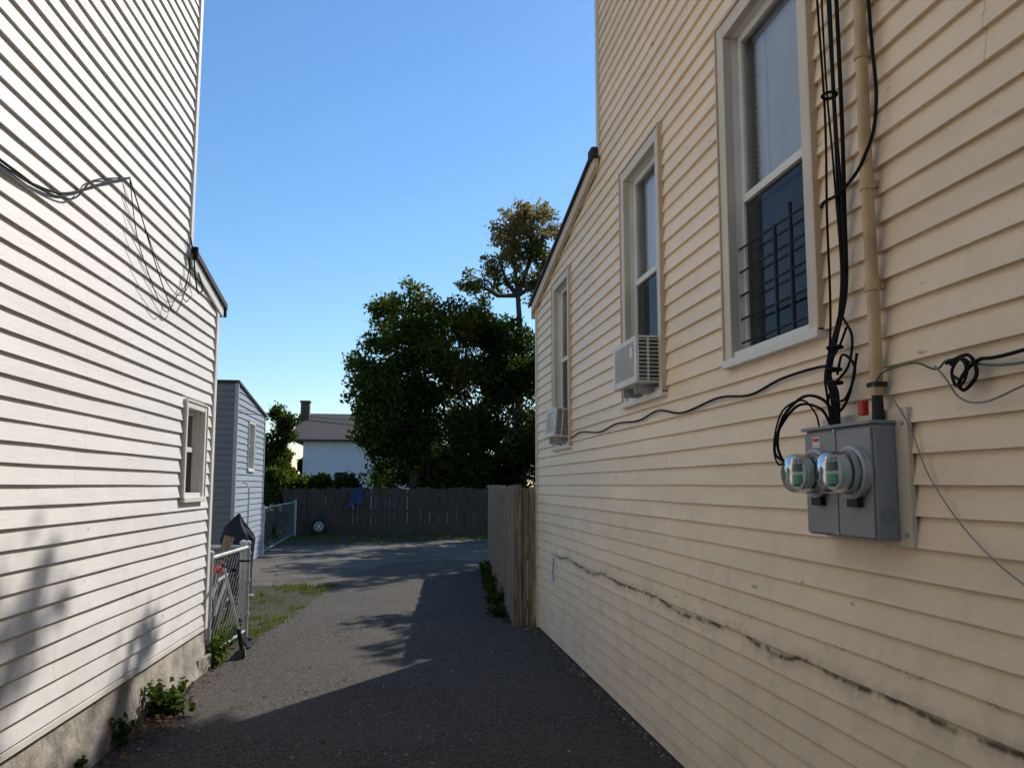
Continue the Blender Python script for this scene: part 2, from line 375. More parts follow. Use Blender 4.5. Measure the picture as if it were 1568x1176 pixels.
def window(name, parent, x0, n, s0, s1, z0, z1, trim='cream', tw=.075, blinds=None, lower='screen', meet=None, sillw=.05, guard=None, lowdrop=0):
    W = empty(name); W.parent = parent
    def bx(b, o0, o1, sa, sb, za, zb):
        xa, xb = sorted((x0+n*o0, x0+n*o1)); b.box(xa, xb, sa, sb, za, zb)
    b = B()
    bx(b, -.01, .034, s0, s0+tw, z0, z1); bx(b, -.01, .034, s1-tw, s1, z0, z1)
    bx(b, -.01, .032, s0+tw, s1-tw, z1-tw, z1)
    obj('casing', b, M[trim], W, bevel=.004)
    b = B()
    for sa, sb in ((s0-.012, s0), (s1, s1+.012)): bx(b, .0, .042, sa, sb, z0-.012, z1+.012)
    bx(b, .0, .042, s0, s1, z1, z1+.012)
    obj('j_channel', b, M['jch' if trim == 'cream' else trim], W)
    b = B(); bx(b, -.1, .05, s0-.012, s1+.012, z0-.04, z0); bx(b, -.1, sillw-.03, s0+tw, s1-tw, z0, z0+.035)
    obj('sill', b, M['whitetrim'], W, bevel=.004)
    a0, a1, c0, c1 = s0+tw, s1-tw, z0+.035, z1-tw
    b = B()
    bx(b, -.16, -.01, a0-.02, a0, c0, c1); bx(b, -.16, -.01, a1, a1+.02, c0, c1); bx(b, -.16, -.01, a0-.02, a1+.02, c1, c1+.02)
    bx(b, -.16, -.1, a0, a1, z0-.02, c0)
    obj('jambs', b, M['whitetrim'], W)
    mz = meet if meet else (c0+c1)/2
    fw = .038
    b = B()
    bx(b, -.075, -.045, a0, a0+fw, mz, c1); bx(b, -.075, -.045, a1-fw, a1, mz, c1)
    bx(b, -.075, -.045, a0+fw, a1-fw, c1-fw, c1); bx(b, -.075, -.04, a0+fw, a1-fw, mz-.005, mz+.035)
    bx(b, -.11, -.045, a0, a0+.018, c0, mz); bx(b, -.11, -.045, a1-.018, a1, c0, mz)
    obj('upper_sash', b, M['whitetrim'], W, bevel=.003)
    b = B(); lo = -.1
    lz = c0+lowdrop
    bx(b, lo-.012, lo+.012, a0+.018, a0+.018+fw, lz, mz+.02); bx(b, lo-.012, lo+.012, a1-fw-.018, a1-.018, lz, mz+.02)
    bx(b, lo-.012, lo+.012, a0+.05, a1-.05, lz, lz+fw); bx(b, lo-.012, lo+.012, a0+.05, a1-.05, mz-.02, mz+.02)
    obj('lower_sash', b, M['whitetrim'], W, bevel=.003)
    xp = x0-n*.06
    def pane(nm, y0, y1, za, zb, mt):
        b = B(); q = [(xp, y0, za), (xp, y1, za), (xp, y1, zb), (xp, y0, zb)]   # normal +x
        if n < 0: q = q[::-1]
        b.quad(*q); obj(nm, b, M[mt], W)
    pane('upper_pane', a0+fw-.005, a1-fw+.005, mz+.03, c1-fw+.005, 'glass')
    pane('lower_pane', a0+.018, a1-.018, c0, mz-.006, lower)
    b = B(); X0, X1 = x0-n*.165, x0-n*1.2
    A0, A1, C0, C1 = a0-.02, a1+.02, z0-.02, c1+.02
    b.quad((X1,A0,C0),(X1,A1,C0),(X1,A1,C1),(X1,A0,C1)); b.quad((X0,A0,C0),(X1,A0,C0),(X1,A0,C1),(X0,A0,C1))
    b.quad((X0,A1,C0),(X1,A1,C0),(X1,A1,C1),(X0,A1,C1)); b.quad((X0,A0,C0),(X1,A0,C0),(X1,A1,C0),(X0,A1,C0))
    b.quad((X0,A0,C1),(X1,A0,C1),(X1,A1,C1),(X0,A1,C1))
    obj('room_shadow_box', b, M['dark'], W)
    if blinds:
        b = B(); z = c1-.03; g_ = random.Random(int(s0*100))
        while z > blinds:
            cx = x0-n*.128; t1, t2 = g_.uniform(-.0015, .0015), g_.uniform(-.0015, .0015)
            b.quad((cx-n*.007, a0+.02, z-.0095+t1), (cx+n*.007, a0+.02, z+.0095+t1), (cx+n*.007, a1-.02, z+.0095+t2), (cx-n*.007, a1-.02, z-.0095+t2)); z -= .0285
        b.box(cx-.012, cx+.012, a0+.02, a1-.02, c1-.03, c1)
        for s in (a0+.15, a1-.15): b.box(cx-.009, cx-.007, s, s+.004, blinds, c1)
        obj('blinds', b, M['blind'], W)
    if guard:
        g0, g1, h0, h1 = guard; b = B(); gx = x0-n*.02
        for s, e_ in zip(np.linspace(g0, g1, 3), (.04, 0, -.05)): b.tube([(gx, s, h0), (gx, s, h1+e_)], .009, 6)
        for z in np.linspace(h0+.03, h1-.06, 5): b.tube([(gx, a0+.01, z), (gx, a1-.01, z)], .0055, 6)
        obj('window_guard', b, M['blackmetal'], W)
    return W

# ------------------------------------------------------------------ TAN HOUSE (right)
XR = 1.67
tan = empty('tan_siding_house')
def smaxR(z):
    if z <= 3.72: return 8.77
    if z >= 4.28: return 5.96
    return 8.77+(5.96-8.77)*(z-3.72)/.56
winsR = [(2.74, 3.60, 2.21, 3.95), (4.50, 5.33, 2.18, 3.88), (7.03, 7.80, 1.98, 3.68)]
siding('siding', XR, -1, -7, smaxR, 8.2, winsR, M['tan'], tan)
window('window_near', tan, XR, -1, *winsR[0], blinds=2.45, meet=3.0, guard=(2.88, 3.16, 2.26, 2.82))
window('window_middle', tan, XR, -1, *winsR[1], blinds=3.05, meet=3.02, lowdrop=.34)
window('window_far', tan, XR, -1, *winsR[2], blinds=3.2, meet=2.85, lowdrop=.34)
b = B()
b.box(XR-.03, XR+.02, 8.73, 8.80, 0, 3.7); b.box(XR+.02, XR+.05, 8.77, 8.80, 0, 3.7)
b.box(XR-.03, XR+.02, 5.925, 5.99, 4.30, 8.2); b.box(XR+.02, XR+.06, 5.96, 5.99, 4.30, 8.2)
obj('corner_posts', b, M['cream'], tan)
b = B()
b.box(XR+.05, 8, 8.74, 8.77, 0, 3.7); b.box(XR+.06, 8, 5.93, 5.96, 3.9, 8.2); b.box(8, 8.05, -7, 8.77, 0, 3.7)
b.box(8, 8.05, -7, 5.96, 3.7, 8.2); b.box(XR, 8, -7.05, -7, 0, 8.2)
obj('rear_walls', b, M['cream'], tan)
def slab(b, x0, x1, p0, p1, th):
    (ya, za), (yb, zb) = p0, p1
    n = len(b.v)
    b.v += [(x0,ya,za),(x1,ya,za),(x1,yb,zb),(x0,yb,zb),(x0,ya,za+th),(x1,ya,za+th),(x1,yb,zb+th),(x0,yb,zb+th)]
    b.f += [(n,n+3,n+2,n+1),(n+4,n+5,n+6,n+7),(n,n+1,n+5,n+4),(n+1,n+2,n+6,n+5),(n+2,n+3,n+7,n+6),(n+3,n,n+4,n+7)]
b = B()
slab(b, XR-.085, 8.1, (5.95, 4.31), (8.92, 3.72), .03)
b.box(XR-.25, 8.3, -7.3, 6.2, 8.22, 8.3)
obj('roof', b, M['roof'], tan)
b = B(); slab(b, XR-.06, XR-.022, (5.95, 4.21), (8.86, 3.625), .1)
b.box(XR-.06, 8.05, 8.865, 8.885, 3.56, 3.71)
obj('rake_board', b, M['jch'], tan)
b = B(); b.box(XR-.09, XR-.02, 5.93, 6.06, 4.28, 4.38); obj('flashing', b, M['roof'], tan, bevel=.02)

def ac(name, s0, s1, z0, z1, xo, tilt=0):
    A = empty(name, (XR, (s0+s1)/2, z0)); A.rotation_euler = (0, tilt, 0)
    w = (s1-s0)/2; h = z1-z0; d = XR-xo
    b = B(); t = .012
    b.box(-d, .12, -w, w, 0, t); b.box(-d, .12, -w, w, h-t, h)
    b.box(-d, -d+.02, -w, -w+t, t, h-t); b.box(-.03, .12, -w, -w+t, t, h-t); b.box(-d*.55-.006, -d*.55+.006, -w, -w+t, t, h-t)
    b.box(-d, .12, w-t, w, t, h-t)
    b.box(-d, -d+.008, -w+t, -w+.04, t, h-t); b.box(-d, -d+.008, w-.04, w-t, t, h-t)
    b.box(-d, -d+.008, -w+.04, w-.04, t, t+.03); b.box(-d, -d+.008, -w+.04, w-.04, h-t-.02, h-t)
    k = 11
    for i in range(k):
        z = t+(h-2*t)*(i+.5)/k
        b.box(-d+.02, -.03, -w, -w+.005, z-.0035, z+.0035)
    obj('housing', b, M['acwhite'], A, bevel=.002)
    b = B(); b.box(-d+.012, .1, -w+.014, w-.014, t, h-t); obj('coil_core', b, M['acfin'], A)
    b = B()
    for i in range(22):
        z = t+.03+(h-2*t-.05)*(i+.5)/22; b.box(-d+.002, -d+.010, -w+.04, w-.04, z-.0022, z+.0022)
    for i in range(9):
        y = -w+.04+(2*w-.08)*(i+.5)/9; b.box(-d, -d+.006, y-.002, y+.002, t+.03, h-t-.02)
    obj('rear_grille', b, M['acwhite'], A)
    b = B(); b.box(-d-.002, -d+.001, -w+.06, -w+.13, h*.55, h*.8); obj('rating_label', b, M['label'], A)
    b = B(); b.box(-.0, .03, -w-.12, -w, 0, h); b.box(-.0, .03, w, w+.12, 0, h); obj('side_panels', b, M['acwhite'], A)
    b = B(); b.box(-d+.03, .0, -w*.5, -w*.45, -.06, 0); b.box(-d+.03, .0, w*.45, w*.5, -.06, 0); obj('brackets', b, M['metal'], A)
    return A
ac('window_air_conditioner', 4.57, 5.07, 2.235, 2.53, 1.49)
ac('window_air_conditioner', 7.12, 7.56, 2.045, 2.32, 1.50, R(5))

# ------------------------------------------------------------------ meter box
mb = empty('electric_meter_box', (0, 0, 0))
b = B(); b.box(1.562, 1.64, 2.315, 2.736, 1.418, 1.80); obj('enclosure', b, M['meterbox'], mb, bevel=.006)
b = B(); b.box(1.552, 1.562, 2.322, 2.52, 1.425, 1.79); b.box(1.552, 1.562, 2.526, 2.73, 1.425, 1.79); obj('door_panels', b, M['meterbox'], mb, bevel=.004)
b = B(); b.box(1.545, 1.645, 2.31, 2.742, 1.80, 1.812); obj('top_lip', b, M['meterbox'], mb, bevel=.003)
b = B(); b.box(1.64, 1.658, 2.255, 2.75, 1.40, 1.85); obj('backboard', b, M['cream'], mb)
b = B()
for z in (1.43, 1.79): b.tube([(1.551, 2.524, z), (1.545, 2.524, z)], .006, 8)
b.tube([(1.64, 2.28, 1.44), (1.635, 2.28, 1.44)], .008, 8); b.tube([(1.64, 2.28, 1.8), (1.635, 2.28, 1.8)], .008, 8)
obj('screws', b, M['metal'], mb)
for i, s in enumerate((2.405, 2.63)):
    zc = 1.64
    b = B(); b.tube([(1.553, s, zc), (1.528, s, zc)], [.088, .086], 32); b.torus((1.53, s, zc), (1, 0, 0), .083, .008, 32, 8)
    obj('socket_ring_%d' % i, b, M['metal'], mb, smooth=True)
    b = B(); b.tube([(1.528, s, zc), (1.45, s, zc), (1.436, s, zc), (1.428, s, zc)], [.074, .071, .066, .056], 32); obj('glass_cover_%d' % i, b, M['meterglass'], mb, smooth=True)
    b = B(); b.tube([(1.53, s, zc), (1.475, s, zc)], [.064, .063], 28); b.tube([(1.475, s, zc), (1.462, s, zc)], [.058, .058], 28); obj('meter_body_%d' % i, b, M['label'], mb, smooth=True)
    b = B(); b.tube([(1.505, s, zc), (1.495, s, zc)], [.0655, .0655], 28); b.box(1.457, 1.461, s-.036, s+.036, zc+.008, zc+.036); b.box(1.458, 1.461, s-.02, s+.02, zc-.045, zc-.038)
    for q in (-.025, 0, .025): b.torus((1.46, s+q, zc+.046), (1, 0, 0), .007, .0012, 12, 4)
    obj('meter_display_%d' % i, b, M['blackmetal'], mb)
    b = B(); b.box(1.456, 1.461, s-.034, s+.034, zc-.036, zc-.004); obj('green_label_%d' % i, b, M['green'], mb)
    b = B(); b.box(1.53, 1.556, s-.03, s+.03, zc-.115, zc-.085)
    obj('latch_%d' % i, b, M['blackmetal'], mb)
b = B(); b.box(1.549, 1.552, 2.62, 2.67, 1.735, 1.775); obj('warning_labels', b, M['label'], mb)
b = B(); b.box(1.5485, 1.549, 2.625, 2.665, 1.757, 1.77); obj('label_stripe', b, M['red'], mb)
b = B(); b.torus((1.6, 2.314, 1.5), (0, 1, 0), .028, .002, 20, 5); b.torus((1.6, 2.314, 1.5), (0, 1, 0), .018, .002, 20, 5); obj('knockout', b, M['meterbox'], mb)
cd = empty('electrical_conduit')
b = B(); b.tube([(1.622, 2.375, 1.90), (1.622, 2.372, 2.2), (1.622, 2.376, 2.8), (1.624, 2.37, 3.4), (1.622, 2.37, 8.0)], .021, 14); obj('pipe', b, M['pipe'], cd, smooth=True)
b = B()
for z in (2.26, 2.62, 3.1, 4.2, 5.4): b.tube([(1.622, 2.373, z), (1.622, 2.373, z+.045)], .025, 14); b.box(1.605, 1.66, 2.36, 2.385, z+.01, z+.03)
obj('couplings', b, M['pipe'], cd, smooth=False)
b = B(); b.tube([(1.622, 2.375, 1.91), (1.622, 2.375, 1.81)], [.017, .02], 12); b.box(1.6, 1.645, 2.35, 2.40, 1.93, 1.945); obj('pipe_fitting', b, M['rubber'], cd)
b = B(); b.box(1.575, 1.60, 2.39, 2.42, 1.835, 1.885); obj('red_tag', b, M['red'], cd, bevel=.004)

uc = empty('utility_cables')
g = random.Random(4)
for k, (ds, rr) in enumerate(((0, .0075), (.022, .006), (-.018, .0055), (.05, .0045))):
    pts = [(1.63-.012*k, 2.53+ds+g.uniform(-.015, .015), z) for z in (8, 6, 4.4, 3.6, 3.0, 2.6, 2.3)]
    pts += [(1.6, 2.58+ds*.6, 2.12), (1.585, 2.60+ds*.5, 2.0), (1.58, 2.56+ds, 1.93), (1.60, 2.585+ds*.7, 1.80)]
    cable('service_cable_%d' % k, pts, rr, M['black'], uc)
cable('slack_a', [(1.6, 2.6, 1.81), (1.57, 2.60, 1.9), (1.53, 2.68, 1.93), (1.5, 2.79, 1.86), (1.5, 2.84, 1.75), (1.52, 2.80, 1.66), (1.54, 2.76, 1.65)], .006, M['black'], uc)
cable('slack_b', [(1.6, 2.62, 1.81), (1.57, 2.64, 1.88), (1.53, 2.73, 1.90), (1.5, 2.83, 1.81), (1.5, 2.86, 1.72), (1.53, 2.80, 1.68)], .0055, M['black'], uc)
cable('slack_e', [(1.6, 2.7, 1.81), (1.57, 2.68, 1.87), (1.54, 2.72, 1.92), (1.5, 2.80, 1.88), (1.5, 2.87, 1.76), (1.5, 2.84, 1.68), (1.53, 2.80, 1.70)], .004, M['black'], uc)
cable('slack_c', [(1.6, 2.57, 2.0), (1.58, 2.50, 2.06), (1.58, 2.43, 2.0), (1.57, 2.48, 1.9), (1.57, 2.56, 1.92), (1.58, 2.6, 2.02), (1.6, 2.55, 2.1), (1.6, 2.5, 2.16)], .005, M['black'], uc)
cable('slack_d', [(1.6, 2.52, 2.2), (1.6, 2.47, 2.12), (1.6, 2.5, 2.02), (1.59, 2.58, 1.96), (1.59, 2.62, 1.9), (1.59, 2.56, 1.86), (1.6, 2.5, 1.92), (1.61, 2.46, 2.06)], .005, M['black'], uc)
b = B()
for z, s in ((2.1, 2.575), (2.02, 2.59), (1.97, 2.585), (3.05, 2.54)): b.torus((1.598, s, z), (0, 0, 1), .026, .006, 12, 5)
obj('tie_wraps', b, M['black'], uc)
cable('horizontal_run', [(1.6, 2.58, 2.02), (1.64, 2.74, 2.055), (1.64, 3.05, 2.05), (1.64, 3.35, 2.015), (1.64, 3.7, 2.04), (1.64, 4.2, 2.01), (1.64, 4.6, 2.06), (1.64, 5.0, 2.03), (1.64, 5.5, 2.05), (1.64, 6.0, 2.02), (1.64, 6.6, 2.06), (1.64, 7.0, 2.03)], .006, M['black'], uc)
cable('second_riser', [(1.63, 2.32, 5.0), (1.63, 2.33, 3.4), (1.62, 2.30, 2.9), (1.60, 2.36, 2.72), (1.60, 2.5, 2.66), (1.61, 2.62, 2.67), (1.62, 2.66, 2.66)], .006, M['black'], uc)
cable('far_riser', [(1.64, 2.62, 5.0), (1.64, 2.63, 3.4), (1.64, 2.60, 2.8), (1.64, 2.58, 2.4), (1.62, 2.58, 2.2)], .004, M['black'], uc)
cable('near_run', [(1.6, 2.36, 1.93), (1.62, 2.33, 1.975), (1.635, 2.2, 1.985), (1.635, 2.1, 1.95), (1.635, 2.03, 1.97), (1.635, 1.8, 1.92), (1.635, 1.2, 1.93)], .0035, M['greencable'], uc)
cable('near_black', [(1.635, 1.2, 1.99), (1.635, 1.8, 1.95), (1.635, 1.93, 1.95), (1.63, 2.0, 1.9), (1.62, 1.97, 1.87), (1.62, 1.92, 1.91), (1.63, 1.96, 1.97), (1.63, 2.05, 1.96)], .0055, M['black'], uc)
cable('near_loop', [(1.63, 2.1, 1.96), (1.63, 2.06, 1.92), (1.63, 2.0, 1.85), (1.63, 1.9, 1.83), (1.63, 1.7, 1.87), (1.63, 1.3, 1.9)], .003, M['greycable'], uc)
cable('cable_coil', [(1.62, 2.02, 1.95), (1.615, 1.985, 1.965), (1.61, 1.94, 1.945), (1.605, 1.95, 1.895), (1.61, 1.99, 1.885), (1.615, 2.01, 1.93), (1.61, 1.97, 1.96), (1.6, 1.935, 1.93), (1.605, 1.965, 1.9), (1.61, 2.0, 1.915)], .0045, M['black'], uc)
cable('thin_drop', [(1.63, 2.32, 1.9), (1.64, 2.24, 1.78), (1.64, 2.16, 1.62), (1.64, 2.0, 1.45), (1.64, 1.8, 1.33), (1.64, 1.5, 1.25)], .0022, M['greycable'], uc)
cable('blue_tie', [(1.648, 7.85, .86), (1.64, 7.83, .78), (1.645, 7.87, .7), (1.645, 7.84, .62)], .005, M['bluemark'], uc)

# ------------------------------------------------------------------ WHITE HOUSE (left)
AL = R(-2.52)
wh = empty('white_siding_house', (-1.916, 0, 0), AL)
def smaxL(z):
    if z <= 3.2: return 7.18
    if z >= 3.40: return 6.33
    return 7.18+(6.33-7.18)*(z-3.2)/.2
wl = (6.36, 6.93, 1.5, 2.26)
siding('siding', 0, 1, -7, smaxL, 8.6, [wl], M['white'], wh, zb=.38, seed=9)
window('window', wh, 0, 1, *wl, trim='whitetrim', tw=.05, blinds=1.7)
b = B(); b.box(-.02, .03, 7.15, 7.215, .36, 3.2); b.box(-.06, -.02, 7.18, 7.215, .36, 3.2)
b.box(-.02, .03, 6.30, 6.36, 3.42, 8.6); b.box(-.06, -.02, 6.33, 6.36, 3.42, 8.6)
b.box(-.03, .022, -7, 7.15, .355, .385)
obj('corner_posts', b, M['whitetrim'], wh)
b = B(); b.box(-6, -.06, 7.15, 7.18, 0.3, 3.2); b.box(-6, -.06, 6.30, 6.33, 3.2, 8.6); b.box(-6.05, -6, -7, 7.18, 0, 3.2); b.box(-6.05, -6, -7, 6.33, 3.2, 8.6); b.box(-6, 0, -7.05, -7, 0, 8.6)
obj('rear_walls', b, M['whitetrim'], wh)
b = B(); slab(b, -6.1, .06, (6.32, 3.44), (7.36, 3.21), .05); b.box(-6.3, .3, -7.2, 6.6, 8.62, 8.7); b.box(-6, .055, 7.33, 7.36, 3.14, 3.22)
obj('roof', b, M['roof'], wh)
b = B(); slab(b, .02, .04, (6.33, 3.34), (7.3, 3.13), .1); obj('rake_board', b, M['whitetrim'], wh)
b = B()
n = 40
ys = [-7+14.2*i/n for i in range(n+1)]
gg = random.Random(5)
lo = [(.03+gg.uniform(-.012, .03), y, -.03) for y in ys]; md = [(.01+gg.uniform(-.01, .012), y, .2+gg.uniform(-.03, .03)) for y in ys]; hi = [(-.005, y, .36) for y in ys]
for i in range(n):
    b.quad(lo[i], lo[i+1], md[i+1], md[i]); b.quad(md[i], md[i+1], hi[i+1], hi[i])
b.box(-5.9, -.06, 7.13, 7.17, 0, .4); b.prism([(-.08, 6.95), (.04, 6.95), (.07, 7.22), (-.08, 7.26)], -.02, .14); b.box(-.07, 0.0, 7.1, 7.19, .1, .36)
obj('foundation', b, M['concrete'], wh)
lc = empty('wall_cables', (-1.916, 0, 0), AL)
X = .035
cable('run', [(X, 2.2, 3.0), (X, 3.64, 3.02), (X, 3.9, 3.03), (X, 4.2, 3.11), (X, 4.6, 3.32), (X, 5.0, 3.52)], .007, M['black'], lc)
cable('run_b', [(X, 2.2, 3.04), (X, 3.5, 3.0), (X, 4.2, 3.08), (X, 4.5, 3.3), (X, 5.0, 3.52)], .005, M['black'], lc)
cable('loop_a', [(X, 5.0, 3.52), (X+.02, 5.15, 3.35), (X+.03, 5.4, 3.12), (X+.03, 5.65, 2.95), (X+.03, 5.85, 2.85), (X+.03, 6.0, 2.95), (X+.02, 6.15, 3.15), (X, 6.28, 3.36)], .004, M['black'], lc)
cable('loop_b', [(X, 5.0, 3.52), (X+.02, 5.1, 3.2), (X+.03, 5.3, 3.0), (X+.03, 5.5, 2.88), (X+.03, 5.7, 2.82), (X+.03, 5.9, 2.98), (X+.02, 6.1, 3.1), (X, 6.28, 3.3)], .003, M['black'], lc)
cable('loop_c', [(X, 6.26, 3.55), (X+.02, 6.3, 3.4), (X+.05, 6.25, 3.25), (X+.05, 6.35, 3.12), (X+.04, 6.5, 3.2), (X+.03, 6.4, 3.3)], .006, M['black'], lc)
cable('loop_d', [(X, 5.0, 3.52), (X+.02, 5.05, 3.42), (X+.03, 5.25, 3.25), (X+.03, 5.6, 3.05), (X+.03, 5.95, 3.0), (X+.02, 6.2, 3.15), (X, 6.3, 3.35)], .003, M['black'], lc)
b = B(); b.tube([(X+.03, 6.31, 3.38), (X+.03, 6.31, 3.48)], .022, 8); obj('splice', b, M['black'], lc)

# ------------------------------------------------------------------ ground
def sheet(name, poly, z, mat):
    b = B(); b.v = [(x, y, z) for x, y in poly]; b.f = [tuple(range(len(poly)))]; return obj(name, b, mat)
sheet('ground', [(-300, -300), (300, -300), (300, 400), (-300, 400)], 0, M['ground'])
def jag(pts, amp, step=.25, seed=1):
    g = random.Random(seed); out = []
    for (a, b_) in zip(pts[:-1], pts[1:]):
        d = math.dist(a, b_); k = max(1, int(d/step))
        for i in range(k):
            t = i/k; out.append((a[0]+(b_[0]-a[0])*t+g.uniform(-amp, amp), a[1]+(b_[1]-a[1])*t+g.uniform(-amp, amp)))
    out.append(pts[-1]); return out
left_edge = jag([(-.1, 16.2), (-.75, 14), (-.95, 12.2), (-1.2, 10), (-1.38, 8.3), (-1.48, 7.2)], .045, .16, 2)
far_edge = jag([(1.9, 16.5), (1.1, 16.8), (-.1, 16.2)], .12, .2, 3)[:-1]
sheet('asphalt_driveway', [(-2.1, -12), (1.8, -12), (1.8, 8.9), (1.3, 9.0), (1.55, 12)]+far_edge+left_edge+[(-1.7, 7.1), (-1.75, 5)], .008, M['asphalt'])
lot = jag([(-7, 13.4), (-1.2, 12.9), (.5, 14.2), (1.9, 14.4), (9, 14), (12, 18), (9, 22.6), (2, 22.4), (-2, 21.3), (-7, 20.5), (-7, 13.4)], .15, .4, 4)[:-1]
sheet('gravel_parking_lot', lot, .004, M['oldasphalt'])

# ------------------------------------------------------------------ wood fences
def picket_fence(name, p0, p1, h, mat, pw=.14, seed=1, gap=.006, railside=1, hv=.02):
    g = random.Random(seed); F = empty(name)
    a = Vector((*p0, 0)); c = Vector((*p1, 0)); d = c-a; Ln = d.length; d.normalize(); nrm = Vector((-d.y, d.x, 0))
    b = B(); s = 0
    rot = Matrix.Rotation(math.atan2(d.y, d.x), 4, 'Z')
    while s < Ln-.03:
        w = min(pw, Ln-s)-gap; hh = h+g.uniform(-hv, hv); off = g.uniform(-.006, .006)
        mt = Matrix.Translation(a+d*s+nrm*off) @ rot @ Matrix.Rotation(g.uniform(-.01, .01), 4, 'Y')
        nv = len(b.v); c_ = w*.2
        prof = [(0, 0), (w, 0), (w, hh-c_), (w-c_, hh), (c_, hh), (0, hh-c_)]
        for yy in (-.009, .009): b.v += [tuple(mt @ Vector((x, yy, z))) for x, z in prof]
        b.f.append(tuple(nv+i for i in range(6))); b.f.append(tuple(nv+6+i for i in reversed(range(6))))
        for i in range(6): j = (i+1) % 6; b.f.append((nv+i, nv+6+i, nv+6+j, nv+j))
        s += pw
    obj('pickets', b, mat, F)
    b = B(); mt = Matrix.Translation(a) @ rot
    for z in (.25, h*.5, h-.25): y0, y1 = sorted((railside*.016, railside*.052)); b.box(0, Ln, y0, y1, z-.04, z+.04, mt)
    s = 0
    while s <= Ln: y0, y1 = sorted((railside*.054, railside*.14)); b.box(s-.045, s+.045, y0, y1, 0, h-.05, mt); s += 2.4
    obj('rails_and_posts', b, mat, F)
    return F
picket_fence('wooden_fence', (1.41, 8.88), (1.86, 15.0), 1.58, M['wood'], railside=-1, seed=3)
F2 = picket_fence('wooden_fence', (1.44, 8.85), (1.67, 8.85), 1.56, M['wood'], pw=.115, seed=5)
b = B(); b.box(1.385, 1.475, 8.80, 8.89, 0, 1.6); obj('gate_post', b, M['wood'], F2)
picket_fence('wooden_fence', (-3.4, 25.6), (12, 25.6), 1.5, M['wood_dk'], pw=.145, seed=7, railside=1, hv=.04, gap=.002)

# ------------------------------------------------------------------ chain link fence
def chainlink(name, p0, p1, h, pitch=.065, r=.002):
    C = empty(name); a = Vector((*p0, 0)); c = Vector((*p1, 0)); d = (c-a); Ln = d.length; d.normalize()
    P = lambda s, z: tuple(a+d*s+Vector((0, 0, z)))
    b = B()
    for q in (0, Ln): b.tube([P(q, 0), P(q, h)], .03, 12); b.tube([P(q, h), P(q, h+.02), P(q, h+.035)], [.036, .032, .008], 12)
    b.tube([P(0, h-.04), P(Ln, h-.04)], .021, 10); b.tube([P(0, .08), P(Ln, .08)], .014, 8)
    for z in (.25, .6, h-.1): b.tube([P(Ln, z-.015), P(Ln, z+.015)], .037, 12)
    obj('posts_and_rails', b, M['metal'], C, smooth=True)
    b = B(); z0, z1 = .06, h-.03; H = z1-z0; s = -H
    while s < Ln:
        for sg in (0, 1):
            s0, s1 = s, s+H; t0 = max(0, -s0/H); t1 = min(1, (Ln-s0)/H)
            if t1 > t0:
                pa = (s0+H*t0, z0+H*t0 if not sg else z1-H*t0); pb = (s0+H*t1, z0+H*t1 if not sg else z1-H*t1)
                b.tube([P(*pa), P(*pb)], r, 3, False)
        s += pitch
    obj('mesh_wire', b, M['wire'], C)
    return C
chainlink('chain_link_fence', (-1.60, 7.35), (-1.50, 8.62), .98, pitch=.1, r=.0018)
chainlink('chain_link_fence', (-1.56, 8.68), (-3.3, 8.9), .98, pitch=.09, r=.0018)
chainlink('chain_link_fence', (-2.9, 18.5), (-3.0, 25.4), 1.1, pitch=.2, r=.0015)

# ------------------------------------------------------------------ kick scooter, bicycle, lumber
sc = empty('kick_scooter')
b = B()
for p in ((-1.33, 7.62, .055), (-1.36, 8.08, .055)): b.torus(p, (1, .15, 0), .045, .015, 20, 8)
obj('wheels', b, M['rubber'], sc, smooth=True)
b = B()
for p in ((-1.33, 7.62, .055), (-1.36, 8.08, .055)): b.tube([(p[0]-.014, p[1], p[2]), (p[0]+.014, p[1], p[2])], .033, 14)
b.tube([(-1.365, 7.627, .18), (-1.44, 7.6, .5), (-1.52, 7.56, .84)], [.013, .012, .011], 10)
obj('hubs_and_stem', b, M['metal'], sc, smooth=True)
b = B()
b.tube([(-1.33, 7.62, .055), (-1.355, 7.625, .13), (-1.385, 7.62, .27)], [.018, .022, .02], 10)
b.tube([(-1.33, 7.70, .1), (-1.37, 7.64, .2)], .014, 8)
obj('fork', b, M['blackmetal'], sc, smooth=True)
b = B(); b.box(-1.385, -1.3, 7.68, 8.02, .075, .095); b.box(-1.365, -1.325, 8.0, 8.14, .1, .112); obj('deck', b, M['blackmetal'], sc, bevel=.005)
b = B(); b.tube([(-1.42, 7.4, .84), (-1.52, 7.56, .85), (-1.56, 7.74, .84)], .011, 8); b.tube([(-1.42, 7.40, .84), (-1.39, 7.33, .838)], .018, 10); b.tube([(-1.56, 7.72, .84), (-1.575, 7.80, .838)], .018, 10)
obj('handlebar', b, M['blackmetal'], sc, smooth=True)
bk = empty('bicycle', (-1.74, 7.98, 0)); bk.rotation_euler = (0, R(8), 0)
b = B()
for y in (-.4, .45): b.torus((0, y, .31), (1, 0, 0), .28, .022, 32, 8)
obj('tyres', b, M['rubber'], bk, smooth=True)
b = B()
for y in (-.4, .45):
    for k in range(12):
        t = k*math.pi/6; b.tube([(0, y, .31), (0, y+.27*math.cos(t), .31+.27*math.sin(t))], .0015, 3)
for p, q in (((0, .45, .31), (0, .35, .72)), ((0, .37, .65), (0, .02, .28)), ((0, .36, .7), (0, -.12, .68)), ((0, .02, .28), (0, -.14, .78)), ((0, .02, .28), (0, -.4, .31)), ((0, -.11, .66), (0, -.4, .31))): b.tube([p, q], .016, 8)
obj('frame_and_spokes', b, M['metal'], bk, smooth=True)
b = B()
